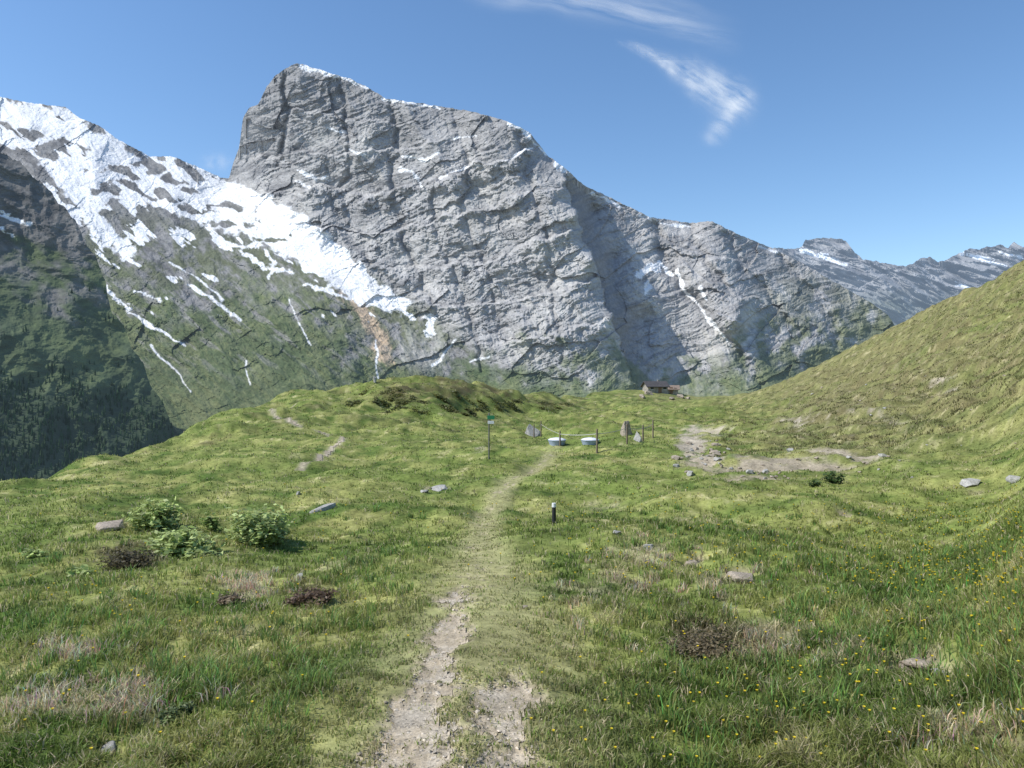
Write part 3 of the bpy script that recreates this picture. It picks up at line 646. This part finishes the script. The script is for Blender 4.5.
    big=[(-240,80),(-60,92),(0,98),(30,104),(65,109),(95,128),(125,147),(160,172),(200,172),(226,180),(250,188),(300,212),(330,235),(352,258),(378,282),(412,303),(402,314),(378,308),(352,300),(336,287),(305,269),(275,253),(250,239),(215,231),(180,217),(150,205),(112,200),(100,212),(125,240),(138,255),(126,259),(100,240),(70,203),(35,160),(8,125),(-60,100),(-240,120)]
    sd=sdpoly(us,vs,big)
    sn=sstep(-1.3,1.3,sd+7*nA+1.5*nB-lr*1.5)
    band=fbm((X*.25+Z*1.0)*11,(X)*3.0,4,195,.5)
    outc=np.maximum.reduce([s*np.exp(-(((us-a)/ra)**2+((vs-b)/rb)**2)) for a,b,ra,rb,s in[(12,135,36,9,1.15),(48,152,40,9,1.15),(140,170,34,8,1.2),(190,178,30,8,1.2),(172,195,44,6,1.05),(210,207,34,7,1.15),(235,224,30,6,1.0),(120,188,28,7,1.1),(75,118,20,4,.8),(150,212,32,6,1.0),(92,170,20,5,.8),(275,240,24,5,.7)]])
    sn=sn*(1-sstep(.42,.54,outc*.95+nA*.45+band*.45+nB*.06))
    dens=sstep(335,195,VVm)*(1-rock)
    pat=fbm((X*.62+Z*.78)*13,(X-Z)*3.5,4,181,.5)+.05*nB
    sn=np.maximum(sn,sstep(.10,.15,pat+dens*.42-.39)*(dens>.02)*(UUm<400))
    ul=UUm+.45*du;vl=VVm+.45*dv
    def ln(pts,w):
        nonlocal sn
        d=segdist(ul,vl,pts)
        sn=np.maximum(sn,sstep(.8,-.4,d-w-nB*w*1.4-nA*w*2.4+.2*w))
    for pts,w in [([(92,278),(110,292),(130,310)],3.0),([(130,312),(155,328),(185,345)],1.5),([(97,322),(112,338),(124,350)],2.2),([(0,212),(14,220),(32,226)],2.5),([(188,285),(215,300),(240,320)],1.2),([(135,290),(160,300)],1.6),
      ([(240,250),(265,268),(290,272)],2.0),([(265,250),(275,262),(268,278)],1.8),([(215,240),(240,246),(262,246)],2.2),([(290,300),(300,325),(310,345)],.7),([(305,285),(330,290),(350,300)],1.8),([(425,318),(433,318),(428,334)],3.0),([(395,307),(415,318)],2.2),([(455,340),(440,360),(432,366)],.9),([(170,262),(200,280),(222,300)],.7),([(150,345),(175,370),(190,392)],.5),([(245,362),(250,385)],.6),
      ([(300,66),(320,70),(348,79),(366,87)],2.4),([(384,99),(408,103)],1.6),([(408,103),(440,108)],.8),([(508,124),(524,130),(534,142),(546,154)],1.4),([(556,162),(566,172)],2.2),([(588,190),(604,198),(620,206)],1.6),([(640,215),(656,220)],1),
      ([(300,172),(316,178),(326,179)],2.6),([(296,181),(308,186)],1.4),([(328,128),(345,132)],1),([(400,168),(414,172),(420,186)],1.6),([(402,157),(425,160),(440,152)],1.1),([(440,178),(462,168),(480,166)],1),([(494,166),(512,156),(532,148)],1),([(455,140),(475,136)],.8),([(350,150),(365,155)],1),
      ([(640,275),(652,265),(658,268)],3.4),([(650,285),(645,292)],2.2),([(676,270),(684,288),(698,306),(715,325),(730,345)],1.7),([(660,262),(672,275)],1.8),([(700,288),(708,300)],1.2),([(655,222),(690,228)],.8),([(760,247),(775,252)],.8),
      ([(132,352),(136,372),(158,405),(172,432)],1.2),([(376,340),(378,378)],.9),([(470,362),(490,357)],1.0)]:
        ln(pts,w)
    col=lerp(col,np.array([.77,.78,.79]),np.clip(sn,0,1))
    Vm=np.stack([X2*1000,D2*1000,Z2*1000+CZ],-1)
    ridge=Vm[0];b=[]
    for k,(dy,dz) in enumerate(((250,-350),(900,-1200),(2500,-2500))):
        q=ridge.copy();q[:,1]+=dy;q[:,0]*=(ridge[:,1]+dy)/ridge[:,1];q[:,2]=np.maximum(q[:,2]+dz,-700);b.insert(0,q[None])
    Vm=np.concatenate(b+[Vm],0);cm=np.concatenate([np.repeat(col[:1],3,0),col],0)
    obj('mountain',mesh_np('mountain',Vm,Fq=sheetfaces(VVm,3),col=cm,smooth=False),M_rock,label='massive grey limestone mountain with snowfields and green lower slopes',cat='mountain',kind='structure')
massif()
def sheet(name,silp,u0,u1,nu,nr,vb,Dfn,colfn,mat,label,jag=1,dispf=None):
    U=np.linspace(u0,u1,nu);vr=np.interp(U,silp[:,0],silp[:,1])+jag*fbm(U*.12,U*0,5,201,.6)
    VVm=np.maximum(vr[None],np.linspace(vr.min(),vb,nr)[:,None]);UUm=np.broadcast_to(U[None],VVm.shape)
    D=Dfn(UUm,VVm);X=A(UUm)*D;Z=E(VVm)*D;D2=D+dispf(X,Z,UUm,VVm)
    col=colfn(X,Z,UUm,VVm,vr)
    Vm=np.stack([A(UUm)*D2*1000,D2*1000,E(VVm)*D2*1000+CZ],-1)
    q=Vm[0].copy();s=(q[:,1]+1200)/q[:,1];q[:,0]*=s;q[:,1]+=1200;q[:,2]-=1500
    Vm=np.concatenate([q[None],Vm],0);col=np.concatenate([col[:1],col],0)
    obj(name,mesh_np(name,Vm,Fq=sheetfaces(VVm,1),col=col,smooth=False),mat,label=label,cat='mountain',kind='structure')
    return D2,UUm,VVm
fs=np.array([(640,300),(700,262),(760,247),(775,248),(790,249),(802,247),(806,240),(820,238),(842,239),(848,244),(862,259),(885,263),(905,267),(922,258),(930,257),(938,262),(950,258),(965,250),(990,247),(1000,244),(1008,248),(1014,242),(1024,247),(1060,250),(1150,235),(1300,260)],float)
def fcol(X,Z,u,v,vr):
    nA=fbm(X*3,Z*6,5,211,.6);nB=fbm(X*9+Z*4,Z*12,4,212,.6)
    c=lerp(np.array([.24,.24,.24]),np.array([.12,.12,.125]),sstep(-.25,.35,nA+nB*.4))
    c=lerp(c,np.array([.11,.13,.09]),sstep(280,315,v+nA*20)*.6)
    sn=sstep(.46,.51,nB*.30+.55*fbm((X*.4+Z)*7,Z*5-X*1.5,4,213)+.06*sstep(300,250,v))*sstep(310,285,v)*.7
    uu=u+4*nA;vv=v+4*nB
    for pts,w in [([(800,250),(820,256),(845,264)],2.0),([(960,252),(985,260),(1005,266)],1.6),([(1000,252),(1020,258)],1.2),([(955,285),(975,290)],1.2)]:
        d=segdist(uu,vv,pts);sn=np.maximum(sn,sstep(.8,-.4,d-w-nB*w*1.6))
    return lerp(c,np.array([.70,.72,.75]),sn)
def fdisp(X,Z,u,v):
    f1,_=facets(X*2.2+Z*1.2,Z*3.0,331,1.0)
    return -(ridged(X*1.6+Z*1.3,Z*1.2-X*.3,4,221,.6)*.5+f1*.15+ridged(X*4.0+Z*1.5,Z*3.4,4,222,.6)*.10+fbm(X*10,Z*12,4,223,.65)*.03)
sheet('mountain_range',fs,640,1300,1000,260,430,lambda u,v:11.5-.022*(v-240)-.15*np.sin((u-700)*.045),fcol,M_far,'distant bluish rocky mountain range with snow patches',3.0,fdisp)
ss=np.array([(-400,60),(-200,90),(-60,130),(0,152),(20,162),(32,176),(45,184),(58,203),(66,208),(76,222),(84,240),(95,256),(101,270),(106,284),(108,298),(112,312),(124,326),(131,348),(143,362),(150,385),(163,402),(170,422),(180,437),(190,462),(215,500),(260,560)],float)
def scol(X,Z,u,v,vr):
    nA=fbm(X*12,Z*12,5,231,.6);nB=fbm(X*40,Z*40,4,232,.6);rb=fbm((X*.6+Z*.8)*16,(X-Z)*3,4,233,.6)
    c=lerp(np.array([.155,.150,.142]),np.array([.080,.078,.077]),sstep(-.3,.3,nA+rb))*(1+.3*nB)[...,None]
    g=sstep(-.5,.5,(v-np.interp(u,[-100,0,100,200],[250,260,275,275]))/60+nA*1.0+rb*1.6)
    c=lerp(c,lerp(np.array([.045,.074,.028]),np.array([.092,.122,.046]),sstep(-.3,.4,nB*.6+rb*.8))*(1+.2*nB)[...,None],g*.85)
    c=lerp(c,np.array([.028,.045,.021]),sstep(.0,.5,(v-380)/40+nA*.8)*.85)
    uu=u+5*nA;vv=v+5*nB
    for pts,w in [([(0,213),(12,219),(30,224)],2.0),([(0,228),(14,236)],.8)]:
        d=segdist(uu,vv,pts);c=lerp(c,np.array([.75,.77,.8]),sstep(.8,-.4,d-w-nB*w*1.8))
    return c
def sD(u,v): return 2.45+.0018*u-.0026*(v-300)
def sdisp(X,Z,u,v):
    wx=.06*fbm(X*4,Z*4,3,240)
    return -(ridged((X+wx)*3.2+Z*2.2,Z*1.4-X,3,241)*.08+ridged((X*.6+Z*.8+wx)*11,(X-Z)*3,4,242,.5)*.024+fbm(X*34,Z*34,4,243,.65)*.008)
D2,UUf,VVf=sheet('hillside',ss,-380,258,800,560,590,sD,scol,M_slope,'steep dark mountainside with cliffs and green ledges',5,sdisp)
def forest():
    n=26000;r=rng.integers(4,D2.shape[0]-1,n);c=rng.integers(0,D2.shape[1],n)
    u=UUf[r,c];v=VVf[r,c];d=D2[r,c]*1000
    ok=VVf[r,c]>VVf[0,c]+2
    nn=fbm(u*.03,v*.03,4,251,.6)
    pr=np.clip((v-368-.1*u)/30+nn*1.8,0,1)+ .30*(v>290)*sstep(.0,.3,nn)
    k=(rng.random(n)<pr)&(v<505)&(u>-200)&ok;u=u[k];v=v[k];d=d[k];n=len(u)
    x=A(u)*d;y=d;z=E(v)*d+CZ;h=12+14*rng.random(n);w=h*.16
    m=6;base=[];T=[]
    for lo,hi,rw in((0.05,.6,1.0),(.35,1.0,.72)):
        ring=[(math.cos(j*6.2832/m),math.sin(j*6.2832/m)) for j in range(m)]
        off=len(base)
        for cx,cy in ring: base.append((cx*rw,cy*rw,lo))
        base.append((0,0,hi))
        T+=[(off+j,off+(j+1)%m,off+m) for j in range(m)]
    B=np.array(base);T=np.array(T)
    jit=1+.3*rng.normal(0,1,(n,len(B)))
    V=np.stack([x[:,None]+B[None,:,0]*w[:,None]*jit,y[:,None]+B[None,:,1]*w[:,None]*jit,z[:,None]-2+B[None,:,2]*h[:,None]],-1)
    TT=(T[None]+np.arange(n)[:,None,None]*len(B)).reshape(-1,3)
    cc=np.array([.030,.052,.024])*(.5+1.1*rng.random((n,1,1)))*np.ones((n,len(B),3))
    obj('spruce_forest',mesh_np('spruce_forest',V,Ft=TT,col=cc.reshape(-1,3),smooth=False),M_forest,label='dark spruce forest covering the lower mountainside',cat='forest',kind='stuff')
forest()

# ================================================================= CLOUDS
def cloudmat():
    m,nt,N,L=newmat('cirrus');out=N('ShaderNodeOutputMaterial');at=N('ShaderNodeAttribute');at.attribute_name='Col'
    tr=N('ShaderNodeBsdfTransparent');tl=N('ShaderNodeBsdfTranslucent');tl.inputs[0].default_value=(.95,.95,.95,1);df=N('ShaderNodeBsdfDiffuse');df.inputs[0].default_value=(.95,.95,.95,1)
    m1=N('ShaderNodeMixShader');m1.inputs[0].default_value=.35;L(tl.outputs[0],m1.inputs[1]);L(df.outputs[0],m1.inputs[2])
    mx=N('ShaderNodeMixShader');sp=N('ShaderNodeSeparateColor');L(at.outputs['Color'],sp.inputs[0]);L(sp.outputs[0],mx.inputs[0]);L(tr.outputs[0],mx.inputs[1]);L(m1.outputs[0],mx.inputs[2]);L(mx.outputs[0],out.inputs[0]);return m
MC=cloudmat()
def cloud(u0,u1,v0,v1,afn,label,alt=7000):
    nu=int((u1-u0)*1.3);nv=int((v1-v0)*1.3);U,V_=np.meshgrid(np.linspace(u0,u1,nu),np.linspace(v0,v1,nv))
    y=alt/E(V_);P_=np.stack([A(U)*y,y,np.full_like(y,alt)],-1);a=np.clip(afn(U,V_),0,1)
    b=np.minimum.reduce([(U-u0)/15,(u1-U)/15,(V_-v0)/6,(v1-V_)/6]);a=a*np.clip(b,0,1)
    obj('cloud',mesh_np('cloud',P_,Fq=gridfaces(nv,nu),col=np.repeat(a[...,None],3,-1)),MC,label=label,cat='cloud')
def c1(u,v):
    wv=5*fbm(u*.015,v*.03,3,310)
    d=segdist(u,v+wv,[(465,-8),(560,2),(630,14),(690,30),(735,44)]);s=v-.22*u+wv
    n=fbm(u*.010,s*.08,5,301,.55);f=sstep(445,530,u)*sstep(755,650,u)
    d2=segdist(u,v+wv,[(560,-20),(640,-2),(700,20),(740,30)])
    return (np.exp(-(d/9)**2)*.32+np.exp(-(d2/18)**2)*.17)*np.clip(.65+n*1.2,0,1)*f
def c2(u,v):
    wv=6*fbm(u*.03,v*.03,4,311)
    d=segdist(u+wv,v-wv,[(618,42),(650,54),(688,74),(715,90),(734,100)]);d2=segdist(u+wv*.5,v,[(742,98),(732,112),(714,136)])
    s=(v-.62*u)+wv;n=fbm((u+v)*.014,s*.10,5,302,.6);n2=fbm(u*.04,v*.04,4,304,.55)
    w=4+12*sstep(630,715,u)
    return (np.exp(-(d/w)**2)*.62*sstep(612,660,u+16*n)+np.exp(-(d2/9)**2)*.28)*np.clip(.64+n*1.0+n2*.6,0,1)
def c3(u,v): return np.exp(-(((u-217)/12)**2+((v-162)/7)**2))*.3*np.clip(.6+fbm(u*.1,v*.1,3,303),0,1)
cloud(430,780,-40,60,c1,'thin white streak of high cirrus cloud')
cloud(600,770,30,150,c2,'feathery white cirrus wisp curling downward')
cloud(185,250,140,185,c3,'tiny faint white cloud near the peak')

# ================================================================= LIGHT / CAMERA
az=math.radians(-100);el=math.radians(49)
sd=Vector((math.sin(az)*math.cos(el),math.cos(az)*math.cos(el),math.sin(el)))
sun=bpy.data.lights.new('sun','SUN');sun.energy=5.0;sun.angle=math.radians(.5);sun.color=(1,.955,.88)
so=bpy.data.objects.new('sun',sun);S.collection.objects.link(so);so.rotation_euler=(-sd).to_track_quat('-Z','Y').to_euler()
w=bpy.data.worlds.new('World');S.world=w;w.use_nodes=True;nt=w.node_tree
sky=nt.nodes.new('ShaderNodeTexSky');sky.sky_type='NISHITA';sky.sun_disc=False;sky.sun_elevation=el;sky.sun_rotation=az;sky.altitude=300;sky.air_density=1.0;sky.dust_density=.3;sky.ozone_density=2.5
hsv=nt.nodes.new('ShaderNodeHueSaturation');hsv.inputs['Saturation'].default_value=1.12;hsv.inputs['Value'].default_value=1.16
bg=nt.nodes['Background'];bg.inputs[1].default_value=.15;nt.links.new(sky.outputs[0],hsv.inputs['Color']);nt.links.new(hsv.outputs[0],bg.inputs[0])
S.view_settings.view_transform='Standard';S.view_settings.look='None';S.view_settings.exposure=0
cam=bpy.data.cameras.new('camera');co=bpy.data.objects.new('camera',cam);S.collection.objects.link(co);co.location=(0,0,CZ);co.rotation_euler=(math.pi/2,0,0)
cam.sensor_width=36;cam.lens=36*F/1024;cam.clip_end=100000;cam.clip_start=.1;S.camera=co
